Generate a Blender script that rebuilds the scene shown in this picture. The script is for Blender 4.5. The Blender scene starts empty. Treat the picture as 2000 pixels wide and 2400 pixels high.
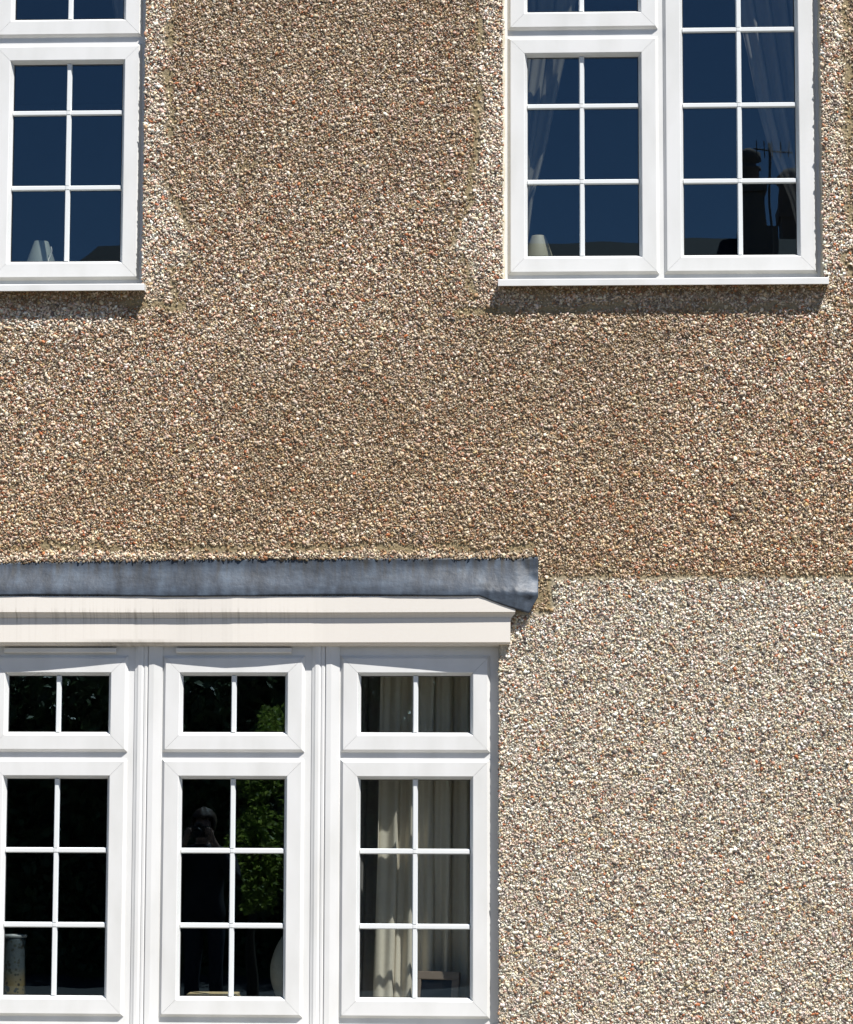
import bpy, math, random
import numpy as np
from mathutils import Matrix, Vector
random.seed(7); rng = np.random.default_rng(7)
scene = bpy.context.scene
col = scene.collection

# ------------------------------------------------------------------ camera
yaw, pitch, roll = [math.radians(a) for a in (-2.7078, 6.0582, 0.1647)]
f = Vector((math.sin(yaw)*math.cos(pitch), math.cos(yaw)*math.cos(pitch), math.sin(pitch)))
r = Vector((math.cos(yaw), -math.sin(yaw), 0)); u = r.cross(f)
r2 = r*math.cos(roll) + u*math.sin(roll); u2 = -r*math.sin(roll) + u*math.cos(roll)
cd = bpy.data.cameras.new('camera'); cam = bpy.data.objects.new('camera', cd); col.objects.link(cam)
m = Matrix.Identity(4)
for i in range(3):
    m[i][0], m[i][1], m[i][2] = r2[i], u2[i], -f[i]
m.translation = Vector((0, -9.7, 1.6)); cam.matrix_world = m
cd.sensor_fit = 'VERTICAL'; cd.sensor_height = 24; cd.lens = 62; cd.clip_end = 1000; cd.clip_start = 0.1
scene.camera = cam
# ------------------------------------------------------------------ light
SUN = Vector((0.8, -1.0, 2.2)).normalized()
w = bpy.data.worlds.new('World'); scene.world = w; w.use_nodes = True
nt = w.node_tree; bg = nt.nodes['Background']
sky = nt.nodes.new('ShaderNodeTexSky'); sky.sky_type = 'NISHITA'; sky.sun_disc = False
sky.sun_elevation = math.asin(SUN.z); sky.sun_rotation = math.atan2(SUN.x, SUN.y)
sky.air_density = 1.0; sky.dust_density = 0.0; sky.ozone_density = 4.0; sky.altitude = 2500
nt.links.new(sky.outputs[0], bg.inputs[0]); bg.inputs[1].default_value = 0.06
ld = bpy.data.lights.new('sun', 'SUN'); ld.energy = 5.0; ld.angle = math.radians(0.5); ld.color = (1.0, 0.965, 0.915)
sun = bpy.data.objects.new('sun', ld); col.objects.link(sun); sun.rotation_euler = SUN.to_track_quat('Z', 'Y').to_euler()
scene.view_settings.view_transform = 'Standard'; scene.view_settings.look = 'None'
scene.view_settings.exposure = 0.60; scene.view_settings.gamma = 1
scene.cycles.max_bounces = 8; scene.cycles.transparent_max_bounces = 12

# ------------------------------------------------------------------ helpers
def smooth01(t): return t*t*(3-2*t)
class VNoise:
    def __init__(s, seed): s.t = np.random.default_rng(seed).random((256, 256))
    def one(s, x, y):
        xi = np.floor(x).astype(int); yi = np.floor(y).astype(int); fx = smooth01(x-xi); fy = smooth01(y-yi)
        g = lambda a, b: s.t[a % 256, b % 256]
        return (g(xi, yi)*(1-fx)+g(xi+1, yi)*fx)*(1-fy)+(g(xi, yi+1)*(1-fx)+g(xi+1, yi+1)*fx)*fy
    def __call__(s, x, y, sc, oct=3):
        v = 0; a = 1; tot = 0
        for k in range(oct):
            v = v+a*s.one(np.asarray(x)*sc*2**k+37.3*k+500, np.asarray(y)*sc*2**k+11.7*k+500); tot += a; a *= .5
        return v/tot   # 0..1

def link(name, me, mats, parent=None):
    o = bpy.data.objects.new(name, me); col.objects.link(o)
    for mt in (mats if isinstance(mats, (list, tuple)) else [mats]): me.materials.append(mt)
    if parent: o.parent = parent
    return o
class MB:
    def __init__(s): s.v = []; s.f = []; s.smooth = False
    def add(s, vs, fs):
        n = len(s.v); s.v += [tuple(p) for p in vs]; s.f += [tuple(n+i for i in q) for q in fs]
    def box(s, x0, x1, y0, y1, z0, z1):
        s.add([(x0,y0,z0),(x1,y0,z0),(x1,y1,z0),(x0,y1,z0),(x0,y0,z1),(x1,y0,z1),(x1,y1,z1),(x0,y1,z1)],
              [(0,3,2,1),(4,5,6,7),(0,1,5,4),(1,2,6,5),(2,3,7,6),(3,0,4,7)])
    def ext(s, prof, a, b, axis):
        """closed profile extruded from a to b along an axis; profile in the two other coordinates"""
        n = len(prof); vs = []
        for t in (a, b):
            for p in prof:
                vs.append({'x': (t, p[0], p[1]), 'z': (p[0], p[1], t), 'y': (p[0], t, p[1])}[axis])
        fs = [(i, (i+1) % n, n+(i+1) % n, n+i) for i in range(n)] + [tuple(range(n))[::-1], tuple(range(n, 2*n))]
        s.add(vs, fs)
    def lathe(s, prof, c, n=32):
        vs = []; fs = []
        for (rr, z) in prof:
            for k in range(n): a = 2*math.pi*k/n; vs.append((c[0]+rr*math.cos(a), c[1]+rr*math.sin(a), c[2]+z))
        for i in range(len(prof)-1):
            for k in range(n): fs.append((i*n+k, i*n+(k+1) % n, (i+1)*n+(k+1) % n, (i+1)*n+k))
        s.add(vs, fs)
    def build(s, name, mats, parent=None, smooth=False, bevel=0):
        me = bpy.data.meshes.new(name); me.from_pydata(s.v, [], s.f); me.update()
        import bmesh
        b = bmesh.new(); b.from_mesh(me); bmesh.ops.recalc_face_normals(b, faces=b.faces)
        if bevel:
            bmesh.ops.bevel(b, geom=[e for e in b.edges if e.is_manifold and e.calc_face_angle(0) > .6], offset=bevel, segments=2, affect='EDGES', profile=.6)
        b.to_mesh(me); b.free()
        if smooth: me.polygons.foreach_set('use_smooth', [True]*len(me.polygons))
        return link(name, me, mats, parent)
def tag(o, label=None, cat=None, group=None, kind=None):
    if label: o['label'] = label
    if cat: o['category'] = cat
    if group: o['group'] = group
    if kind: o['kind'] = kind
    return o
def empty(name, loc=(0, 0, 0)):
    o = bpy.data.objects.new(name, None); col.objects.link(o); o.location = loc; return o

# ------------------------------------------------------------------ materials
def mat(name, base, rough=.5, spec=.5, metal=0):
    mt = bpy.data.materials.new(name); mt.use_nodes = True; p = mt.node_tree.nodes['Principled BSDF']
    p.inputs['Base Color'].default_value = (*base, 1); p.inputs['Roughness'].default_value = rough
    p.inputs['Specular IOR Level'].default_value = spec; p.inputs['Metallic'].default_value = metal
    return mt
def nd(mt, t, **kw):
    n = mt.node_tree.nodes.new(t)
    for k, v in kw.items(): setattr(n, k, v)
    return n
def coords(mt, scale=(1, 1, 1)):
    tc = nd(mt, 'ShaderNodeTexCoord'); mp = nd(mt, 'ShaderNodeMapping'); mp.inputs['Scale'].default_value = scale
    mt.node_tree.links.new(tc.outputs['Object'], mp.inputs[0]); return mp.outputs[0]
def noisy(mt, c1, c2, scale=(1, 1, 1), ns=5, lo=.35, hi=.65, detail=5, bump=0, bscale=40, bd=.002):
    L = mt.node_tree.links; p = mt.node_tree.nodes['Principled BSDF']
    n = nd(mt, 'ShaderNodeTexNoise'); n.inputs['Scale'].default_value = ns; n.inputs['Detail'].default_value = detail
    L.new(coords(mt, scale), n.inputs['Vector'])
    rp = nd(mt, 'ShaderNodeValToRGB'); rp.color_ramp.elements[0].position = lo; rp.color_ramp.elements[1].position = hi
    rp.color_ramp.elements[0].color = (*c1, 1); rp.color_ramp.elements[1].color = (*c2, 1)
    L.new(n.outputs['Fac'], rp.inputs[0]); L.new(rp.outputs[0], p.inputs['Base Color'])
    if bump:
        n2 = nd(mt, 'ShaderNodeTexNoise'); n2.inputs['Scale'].default_value = bscale; n2.inputs['Detail'].default_value = 4
        L.new(coords(mt), n2.inputs['Vector']); b = nd(mt, 'ShaderNodeBump'); b.inputs['Strength'].default_value = bump
        b.inputs['Distance'].default_value = bd; L.new(n2.outputs['Fac'], b.inputs['Height']); L.new(b.outputs[0], p.inputs['Normal'])
    return rp
def attr_mat(name, attr, rough=.6, nscale=900, namt=.25, bump=.0, bs=300):
    mt = mat(name, (.4, .35, .3), rough, .35); L = mt.node_tree.links; p = mt.node_tree.nodes['Principled BSDF']
    a = nd(mt, 'ShaderNodeAttribute', attribute_name=attr)
    n = nd(mt, 'ShaderNodeTexNoise'); n.inputs['Scale'].default_value = nscale; n.inputs['Detail'].default_value = 3
    L.new(coords(mt), n.inputs['Vector'])
    mr = nd(mt, 'ShaderNodeMapRange'); mr.inputs[1].default_value = .3; mr.inputs[2].default_value = .7
    mr.inputs[3].default_value = 1-namt; mr.inputs[4].default_value = 1+namt*.6; L.new(n.outputs['Fac'], mr.inputs[0])
    mx = nd(mt, 'ShaderNodeVectorMath', operation='SCALE'); L.new(a.outputs['Color'], mx.inputs[0]); L.new(mr.outputs[0], mx.inputs['Scale'])
    L.new(mx.outputs[0], p.inputs['Base Color'])
    if bump:
        b = nd(mt, 'ShaderNodeBump'); b.inputs['Strength'].default_value = bump; b.inputs['Distance'].default_value = .003
        n2 = nd(mt, 'ShaderNodeTexVoronoi'); n2.inputs['Scale'].default_value = bs; L.new(coords(mt), n2.inputs['Vector'])
        L.new(n2.outputs['Distance'], b.inputs['Height']); b.invert = True; L.new(b.outputs[0], p.inputs['Normal'])
    return mt
M_stone = attr_mat('pebble', 'wall_color', .55, 500, .2)
M_mortar = attr_mat('mortar', 'wall_color', .9, 120, .3, bump=.8, bs=110)
M_pvc = mat('white_pvc', (.80, .80, .785), .33, .5); noisy(M_pvc, (.69, .69, .67), (.775, .775, .765), (1.4, 1, .5), 7, .25, .6, 7)
M_pvc.node_tree.nodes['Principled BSDF'].inputs['Roughness'].default_value = .33
M_bar = mat('bar_pvc', (.78, .80, .80), .35)
M_seal = mat('cream_sealant', (.68, .62, .48), .6)
M_silltop = mat('dark_sill_top', (.30, .29, .26), .8); noisy(M_silltop, (.22, .21, .18), (.38, .37, .34), (1, 1, 1), 14)  # sill tops darkened to cut light bounced onto the bottom rails
def darken_top(o):
    o.data.materials.append(M_silltop)
    for q in o.data.polygons:
        if q.normal.z > .9 and q.center.y < .03 and q.area > .005: q.material_index = 1
    return o
M_gasket = mat('gasket', (.02, .02, .02), .7)
# cornice: cream paint with rain streak dirt
M_corn = mat('cream_cornice', (.80, .75, .68), .42)
def cornice_nodes(mt):
    L = mt.node_tree.links; p = mt.node_tree.nodes['Principled BSDF']
    n = nd(mt, 'ShaderNodeTexNoise'); n.inputs['Scale'].default_value = 1; n.inputs['Detail'].default_value = 4; L.new(coords(mt, (110, 3, 2.5)), n.inputs['Vector'])
    rp = nd(mt, 'ShaderNodeValToRGB'); e = rp.color_ramp.elements; e[0].position = .50; e[1].position = .78; e[0].color = (0, 0, 0, 1); e[1].color = (1, 1, 1, 1)
    L.new(n.outputs['Fac'], rp.inputs[0])
    # streaks sit on the stretch left of the middle of the bay
    sx = nd(mt, 'ShaderNodeSeparateXYZ'); L.new(coords(mt), sx.inputs[0])
    band = nd(mt, 'ShaderNodeMapRange', interpolation_type='SMOOTHSTEP'); L.new(sx.outputs[0], band.inputs[0])
    band.inputs[1].default_value = -.6; band.inputs[2].default_value = -1.5; band.inputs[3].default_value = .06; band.inputs[4].default_value = .6
    # dirt is thickest on the cove
    cz = nd(mt, 'ShaderNodeMath', operation='SUBTRACT'); L.new(sx.outputs[2], cz.inputs[0]); cz.inputs[1].default_value = 2.243
    az = nd(mt, 'ShaderNodeMath', operation='ABSOLUTE'); L.new(cz.outputs[0], az.inputs[0])
    cv = nd(mt, 'ShaderNodeMapRange'); L.new(az.outputs[0], cv.inputs[0]); cv.inputs[1].default_value = .012; cv.inputs[2].default_value = .035; cv.inputs[3].default_value = 1; cv.inputs[4].default_value = .16
    m1 = nd(mt, 'ShaderNodeMath', operation='MULTIPLY'); L.new(rp.outputs[0], m1.inputs[0]); L.new(band.outputs[0], m1.inputs[1])
    m2 = nd(mt, 'ShaderNodeMath', operation='MULTIPLY'); L.new(m1.outputs[0], m2.inputs[0]); L.new(cv.outputs[0], m2.inputs[1])
    # thin grime line along bottom edge
    n3 = nd(mt, 'ShaderNodeTexNoise'); n3.inputs['Scale'].default_value = 1; n3.inputs['Detail'].default_value = 6; L.new(coords(mt, (60, 3, 30)), n3.inputs['Vector'])
    bz = nd(mt, 'ShaderNodeMapRange'); L.new(sx.outputs[2], bz.inputs[0]); bz.inputs[1].default_value = 2.149; bz.inputs[2].default_value = 2.166; bz.inputs[3].default_value = .55; bz.inputs[4].default_value = -.1
    xa = nd(mt, 'ShaderNodeMath', operation='ADD'); L.new(sx.outputs[0], xa.inputs[0]); xa.inputs[1].default_value = 1.56
    xc = nd(mt, 'ShaderNodeMath', operation='ABSOLUTE'); L.new(xa.outputs[0], xc.inputs[0])
    xb = nd(mt, 'ShaderNodeMapRange', interpolation_type='SMOOTHSTEP'); L.new(xc.outputs[0], xb.inputs[0]); xb.inputs[1].default_value = .02; xb.inputs[2].default_value = .25; xb.inputs[3].default_value = 1.5; xb.inputs[4].default_value = 0
    n4 = nd(mt, 'ShaderNodeMath', operation='MULTIPLY'); L.new(n3.outputs['Fac'], n4.inputs[0]); L.new(bz.outputs[0], n4.inputs[1])
    n5 = nd(mt, 'ShaderNodeMath', operation='MULTIPLY'); L.new(n4.outputs[0], n5.inputs[0]); L.new(xb.outputs[0], n5.inputs[1])
    mx0 = nd(mt, 'ShaderNodeMath', operation='MAXIMUM'); L.new(m2.outputs[0], mx0.inputs[0]); L.new(n5.outputs[0], mx0.inputs[1])
    mx = nd(mt, 'ShaderNodeMix', data_type='RGBA'); L.new(mx0.outputs[0], mx.inputs[0]); mx.inputs[6].default_value = (.80, .755, .69, 1); mx.inputs[7].default_value = (.22, .19, .14, 1)
    L.new(mx.outputs[2], p.inputs['Base Color'])
cornice_nodes(M_corn)
M_lead = mat('lead_sheet', (.13, .16, .2), .5, .5, 0)
rp = noisy(M_lead, (.030, .038, .050), (.078, .104, .138), (16, 1, 6), 1.5, .30, .72, 9, bump=.45, bscale=75, bd=.002)
e = rp.color_ramp.elements.new(.47); e.color = (.048, .062, .084, 1)
def lead_nodes(mt):
    L = mt.node_tree.links; p = mt.node_tree.nodes['Principled BSDF']; src = p.inputs['Base Color'].links[0].from_socket
    n = nd(mt, 'ShaderNodeTexNoise'); n.inputs['Scale'].default_value = 1; n.inputs['Detail'].default_value = 5; L.new(coords(mt, (42, 1, 5)), n.inputs['Vector'])
    sx = nd(mt, 'ShaderNodeSeparateXYZ'); L.new(coords(mt), sx.inputs[0])
    hz = nd(mt, 'ShaderNodeMapRange'); L.new(sx.outputs[2], hz.inputs[0]); hz.inputs[1].default_value = 2.37; hz.inputs[2].default_value = 2.46; hz.inputs[3].default_value = 0; hz.inputs[4].default_value = 1
    th = nd(mt, 'ShaderNodeMapRange'); L.new(n.outputs['Fac'], th.inputs[0]); th.inputs[1].default_value = .46; th.inputs[2].default_value = .66
    mu = nd(mt, 'ShaderNodeMath', operation='MULTIPLY'); L.new(hz.outputs[0], mu.inputs[0]); L.new(th.outputs[0], mu.inputs[1])
    mx = nd(mt, 'ShaderNodeMix', data_type='RGBA'); L.new(mu.outputs[0], mx.inputs[0]); L.new(src, mx.inputs[6]); mx.inputs[7].default_value = (.052, .045, .032, 1)
    n2 = nd(mt, 'ShaderNodeTexNoise'); n2.inputs['Scale'].default_value = 1; n2.inputs['Detail'].default_value = 7; n2.inputs['Roughness'].default_value = .7; L.new(coords(mt, (7, 1, 28)), n2.inputs['Vector'])
    mr = nd(mt, 'ShaderNodeMapRange'); L.new(n2.outputs['Fac'], mr.inputs[0]); mr.inputs[1].default_value = .3; mr.inputs[2].default_value = .7; mr.inputs[3].default_value = .62; mr.inputs[4].default_value = 1.32
    sc = nd(mt, 'ShaderNodeVectorMath', operation='SCALE'); L.new(mx.outputs[2], sc.inputs[0]); L.new(mr.outputs[0], sc.inputs['Scale']); L.new(sc.outputs[0], p.inputs['Base Color'])
lead_nodes(M_lead)
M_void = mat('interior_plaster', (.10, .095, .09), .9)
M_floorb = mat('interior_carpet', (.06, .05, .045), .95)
M_board = mat('window_board', (.55, .53, .5), .5)
def glass_mat():
    mt = bpy.data.materials.new('window_glass'); mt.use_nodes = True; n = mt.node_tree; n.nodes.clear(); L = n.links
    out = n.nodes.new('ShaderNodeOutputMaterial'); mix = n.nodes.new('ShaderNodeMixShader'); tr = n.nodes.new('ShaderNodeBsdfTransparent')
    gl = n.nodes.new('ShaderNodeBsdfGlossy'); gl.inputs['Roughness'].default_value = 0.0; gl.inputs[0].default_value = (.54, .77, .94, 1)
    # Schlick reflectance of one glass face, the same from both sides
    ge = n.nodes.new('ShaderNodeNewGeometry'); dt = n.nodes.new('ShaderNodeVectorMath'); dt.operation = 'DOT_PRODUCT'
    L.new(ge.outputs['Normal'], dt.inputs[0]); L.new(ge.outputs['Incoming'], dt.inputs[1])
    ab = n.nodes.new('ShaderNodeMath'); ab.operation = 'ABSOLUTE'; L.new(dt.outputs['Value'], ab.inputs[0])
    om = n.nodes.new('ShaderNodeMath'); om.operation = 'SUBTRACT'; om.inputs[0].default_value = 1; L.new(ab.outputs[0], om.inputs[1])
    pw = n.nodes.new('ShaderNodeMath'); pw.operation = 'POWER'; pw.inputs[1].default_value = 5; L.new(om.outputs[0], pw.inputs[0])
    fr = n.nodes.new('ShaderNodeMath'); fr.operation = 'MULTIPLY_ADD'; fr.inputs[1].default_value = .96; fr.inputs[2].default_value = .04; L.new(pw.outputs[0], fr.inputs[0])
    mu = n.nodes.new('ShaderNodeMath'); mu.operation = 'MULTIPLY'; mu.inputs[1].default_value = 1.9; mu.use_clamp = True
    tr.inputs[0].default_value = (.93, .95, .94, 1)
    tc = n.nodes.new('ShaderNodeTexCoord'); no = n.nodes.new('ShaderNodeTexNoise'); no.inputs['Scale'].default_value = 3.0; no.inputs['Detail'].default_value = 1
    bp = n.nodes.new('ShaderNodeBump'); bp.inputs['Strength'].default_value = .25; bp.inputs['Distance'].default_value = .0016
    L.new(tc.outputs['Object'], no.inputs['Vector']); L.new(no.outputs['Fac'], bp.inputs['Height']); L.new(bp.outputs[0], gl.inputs['Normal'])
    L.new(fr.outputs[0], mu.inputs[0]); L.new(mu.outputs[0], mix.inputs[0]); L.new(tr.outputs[0], mix.inputs[1]); L.new(gl.outputs[0], mix.inputs[2]); L.new(mix.outputs[0], out.inputs[0])
    return mt
M_glass = glass_mat()

# ------------------------------------------------------------------ pebbledash wall
OPEN = [(-.178, 1.011, 3.487, 5.06), (-2.716, -1.527, 3.478, 5.06), (-2.80, -.191, .72, 2.20)]
N1, N2, N3, N4 = VNoise(1), VNoise(2), VNoise(3), VNoise(4)
def ss(x, a, b): return smooth01(np.clip((x-a)/(b-a), 0, 1))
def zones(x, z):
    """0..1 masks: new (clean) render, patch strips beside the windows, joint lines, dirt"""
    wob = (N1(x, z, 9, 3)-.5)*.05; wob2 = (N2(x, z, 14, 3)-.5)*.06
    new = ((z < 2.388+wob*.35) & (x > .0+wob*.6)) | ((z < 2.255+wob*.6) & (x > -.25))
    # strips
    eL = np.where(z > 3.90, -1.442, np.where(z > 3.70, -1.442+(3.90-z)/.2*.10, np.where(z > 3.56, -1.345, -1.41)))+wob2
    st1 = (x > -1.53) & (x < eL) & (z > 3.42+wob)
    eR = np.where(z > 3.95, -.268, np.where(z > 3.74, -.268-(3.95-z)/.21*.04, np.where(z > 3.60, -.345, -.30)))+wob2
    st2 = (x < -.17) & (x > eR) & (z > 3.40+wob)
    st3 = (x > 1.0) & (x < 1.105+wob2) & (z > 3.50+wob)
    st4 = (x > -2.9) & (x < -1.60+wob) & (z < 3.415+wob) & (z > 3.325+wob2*.7)
    st5 = (x > -.2) & (x < 1.03) & (z < 3.44) & (z > 3.38+wob2*.6)
    st6 = (x < -.06) & (z > 2.44) & (z < 2.487+wob*.5)
    patch = st1 | st2 | st3 | (st4) | (st5) | st6
    # joints: distance to the strip borders
    d = np.minimum.reduce([np.abs(x-eL)+9*(z < 3.42), np.abs(x-eR)+9*(z < 3.42),
                           np.abs(x-(1.105+wob2))+9*(z < 3.5),
                           np.abs(z-(3.41+wob))+9*((x < -1.62) | (x > -1.36)), np.abs(z-(3.39+wob))+9*((x < -.36) | (x > 1.2)),
                           np.abs(z-(2.389+wob*.35))*1.3+9*(x < -.01), np.abs(x-(.0+wob*.6))+9*((z > 2.39) | (z < 2.27)),
                           np.abs(z-(2.500+wob))+9*((x > -.06)), np.abs(z-(2.26+wob*.6))+9*((x > .0)|(x<-.1))])
    joint = np.clip(1.15-d/.022, 0, 1)*ss(N3(x, z, 11, 3), .32, .56)
    pt2 = ((x > -.06) & (x < .0) & (z > 2.26) & (z < 2.39)).astype(float)
    joint = np.maximum(joint, .75*pt2*ss(N3(x, z, 25, 2), .4, .6))
    # long cracks / bald streaks further out
    bald = ss(N4(x, z, 7, 4), .80, .86)*.6
    joint = np.maximum(joint, bald*(~new))
    return new.astype(float), patch.astype(float), joint
PAL = np.array([(.78, .75, .70), (.70, .62, .50), (.56, .50, .42), (.47, .36, .22), (.36, .20, .135), (.13, .115, .11), (.42, .155, .07), (.60, .47, .42), (.20, .12, .085)])
P_new = np.array([.33, .20, .14, .07, .07, .07, .02, .08, .02])
P_old = np.array([.215, .165, .12, .14, .115, .09, .035, .07, .05])
P_pat = np.array([.40, .14, .12, .04, .08, .08, .02, .10, .02])
def tint(x, z):
    """broad weathering of the old render: brownish lichen and soot film, plus shade painted below the sills"""
    n = N2(x, z, 1.3, 4); n2 = N3(x, z, 3.0, 3)
    dark = .12+.75*ss(n, .42, .66)*.6+.16*ss(z, 3.2, 4.3)*ss(np.abs(x+.75), .9, .3)
    dark = dark+.22*ss(n2, .5, .75)
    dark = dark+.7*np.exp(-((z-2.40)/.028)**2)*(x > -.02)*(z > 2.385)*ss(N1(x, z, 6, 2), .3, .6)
    under = ((x < -1.52) | ((x > -.21) & (x < 1.03)))*np.exp(-((z-3.44)/.035)**2)  # sill shadow deepened by painting shade into the stone colour
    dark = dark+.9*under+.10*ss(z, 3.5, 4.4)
    tan = ss(z, 3.3, 2.6)*.9
    return np.clip(dark*1.25, 0, .85), np.clip(tan, 0, 1)
def wall_y(x, z): return (N1(x, z, 2.2, 2)-.5)*.008
def in_open(x, z, g=0.0):
    mk = np.zeros(len(x), bool)
    for a, b, c, d in OPEN: mk |= (x > a+g) & (x < b-g) & (z > c+g) & (z < d-g)
    return mk
def make_wall(parent):
    X0, X1, Z0, Z1 = -4.6, 3.4, -.1, 5.6
    xs = set(np.round(np.arange(-2.6, 1.7, .016), 4)) | set(np.linspace(X0, -2.6, 12)) | set(np.linspace(1.7, X1, 10))
    zs = set(np.round(np.arange(.3, 5.1, .016), 4)) | set(np.linspace(Z0, .3, 4)) | set(np.linspace(5.1, Z1, 5))
    for a, b, c, d in OPEN: xs |= {a, b}; zs |= {c, d}
    def clean(s, keep):
        s = sorted(s); out = []
        for v in s:
            if v in keep or all(abs(v-k) > .006 for k in keep): out.append(v)
        return np.array(out)
    xs = clean(xs, {k for o in OPEN for k in o[:2]}); zs = clean(zs, {k for o in OPEN for k in o[2:]})
    nx, nz = len(xs), len(zs); GX, GZ = np.meshgrid(xs, zs)
    fx, fz = GX.ravel(), GZ.ravel(); YY = wall_y(fx, fz)+.0005
    V = np.stack([fx, YY, fz], 1)
    cx = (xs[:-1]+xs[1:])/2; cz = (zs[:-1]+zs[1:])/2; CX, CZ = np.meshgrid(cx, cz)
    solid = ~in_open(CX.ravel(), CZ.ravel()).reshape(CX.shape)
    jj, ii = np.nonzero(solid); a = jj*nx+ii
    F = np.stack([a, a+1, a+1+nx, a+nx], 1)
    # reveals, back face
    extraV, extraF = [], []; base = len(V)
    def quad(p):
        n = base+len(extraV); extraV.extend(p); extraF.append((n, n+1, n+2, n+3))
    for (x0, x1, z0, z1) in OPEN:
        D = .30; e = -.002
        quad([(x0, e, z0), (x0, D, z0), (x0, D, z1), (x0, e, z1)]); quad([(x1, e, z0), (x1, e, z1), (x1, D, z1), (x1, D, z0)])
        quad([(x0, e, z0), (x1, e, z0), (x1, D, z0), (x0, D, z0)]); quad([(x0, e, z1), (x0, D, z1), (x1, D, z1), (x1, e, z1)])
    bx = sorted({X0, X1} | {k for o in OPEN for k in o[:2]}); bz = sorted({Z0, Z1} | {k for o in OPEN for k in o[2:]})
    for i in range(len(bx)-1):
        for j in range(len(bz)-1):
            c0 = np.array([(bx[i]+bx[i+1])/2]); c1 = np.array([(bz[j]+bz[j+1])/2])
            if not in_open(c0, c1)[0]: quad([(bx[i], .30, bz[j]), (bx[i], .30, bz[j+1]), (bx[i+1], .30, bz[j+1]), (bx[i+1], .30, bz[j])])
    quad([(X0, 0, Z0), (X0, .3, Z0), (X0, .3, Z1), (X0, 0, Z1)]); quad([(X1, 0, Z0), (X1, 0, Z1), (X1, .3, Z1), (X1, .3, Z0)])
    quad([(X0, 0, Z1), (X0, .3, Z1), (X1, .3, Z1), (X1, 0, Z1)])
    V = np.vstack([V, np.array(extraV)]); F = np.vstack([F, np.array(extraF)])
    new, pat, jt = zones(V[:, 0], V[:, 2]); dk, tn = tint(V[:, 0], V[:, 2])
    mc_new = np.array([.54, .49, .39]); mc_old = np.array([.27, .205, .125]); mc_j = np.array([.31, .245, .13])
    C = mc_old*(1-new[:, None])+mc_new*new[:, None]; C = C*(1-pat[:, None]*.5)+np.array([.40, .35, .29])*pat[:, None]*.5
    C = C*(1-jt[:, None]*.8)+mc_j*jt[:, None]*.8
    # ---- stones
    def scatter(x0, x1, z0, z1, s):
        gx = np.arange(x0, x1, s); gz = np.arange(z0, z1, s*.866); A, B = np.meshgrid(gx, gz); A = A+(np.arange(len(gz)) % 2)[:, None]*s/2
        A = A.ravel()+rng.uniform(-.42, .42, A.size)*s; B = B.ravel()+rng.uniform(-.42, .42, B.size)*s; return A, B
    A1, B1 = scatter(-2.35, 1.42, .42, 4.95, .0066)
    s1 = np.ones(len(A1))
    A2, B2 = scatter(-3.3, 2.2, .1, 5.5, .013)
    k = (A2 < -2.36) | (A2 > 1.43) | (B2 < .41) | (B2 > 4.96); A2, B2 = A2[k], B2[k]
    A = np.concatenate([A1, A2]); B = np.concatenate([B1, B2]); SZ = np.concatenate([s1, np.full(len(A2), 1.45)])
    keep = ~in_open(A, B, .0015)
    keep &= ~((A < -.16) & (A > -2.86) & (B > 2.10) & (B < 2.40))
    ltop = np.interp(A, [-2.85, -2.04, -1.6, -1.09, -.6, -.12, -.047], [2.437, 2.440, 2.449, 2.454, 2.454, 2.457, 2.464])
    keep &= ~((A > -2.86) & (A < np.minimum(-.049, -.049-(2.318-B)*.55)) & (B > 2.25) & (B < ltop))
    A, B, SZ = A[keep], B[keep], SZ[keep]
    new, pat, jt = zones(A, B)
    keep = rng.random(len(A)) > np.clip(jt*1.0-.05, 0, .9); keep &= rng.random(len(A)) > .03
    A, B, SZ, new, pat, jt = [q[keep] for q in (A, B, SZ, new, pat, jt)]
    n = len(A); print('stones', n)
    g = (1+5**.5)/2
    T = np.array([(-1, g, 0), (1, g, 0), (-1, -g, 0), (1, -g, 0), (0, -1, g), (0, 1, g), (0, -1, -g), (0, 1, -g), (g, 0, -1), (g, 0, 1), (-g, 0, -1), (-g, 0, 1)])/math.sqrt(1+g*g)
    TF = np.array([(0,11,5),(0,5,1),(0,1,7),(0,7,10),(0,10,11),(1,5,9),(5,11,4),(11,10,2),(10,7,6),(7,1,8),(3,9,4),(3,4,2),(3,2,6),(3,6,8),(3,8,9),(4,9,5),(2,4,11),(6,2,10),(8,6,7),(9,8,1)])
    TF = TF[[i for i, t in enumerate(TF) if T[t].mean(0)[1] < .42]]
    P = np.repeat(T[None], n, 0)*(1+rng.uniform(-.40, .40, (n, 12, 1)))
    a = .0046*np.exp(rng.normal(0, .36, n))*SZ; a = np.clip(a, .0022, .0105); b = a*rng.uniform(.40, .82, n); c = a*rng.uniform(.34, .62, n)
    a = a*(1+.10*pat)
    P = P*np.stack([a, c, b], 1)[:, None, :]
    def rot(P, ang, i, j):
        ca, sa = np.cos(ang)[:, None], np.sin(ang)[:, None]; p, q = P[:, :, i].copy(), P[:, :, j].copy(); P[:, :, i] = p*ca-q*sa; P[:, :, j] = p*sa+q*ca
    rot(P, rng.normal(0, .45, n), 0, 1); rot(P, rng.normal(0, .45, n), 2, 1); rot(P, rng.uniform(0, 2*np.pi, n), 0, 2)
    P[:, :, 0] += A[:, None]; P[:, :, 2] += B[:, None]; P[:, :, 1] += (wall_y(A, B)-rng.uniform(-.0008, .0024, n)-.0002-.0035*((A < -.06)*(B > 2.44)*(B < 2.475)))[:, None]
    # colours
    cum = lambda p: np.cumsum(p/p.sum())
    rr = rng.random(n); idx_n = np.searchsorted(cum(P_new), rr); idx_o = np.searchsorted(cum(P_old), rr); idx_p = np.searchsorted(cum(P_pat), rr)
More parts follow.
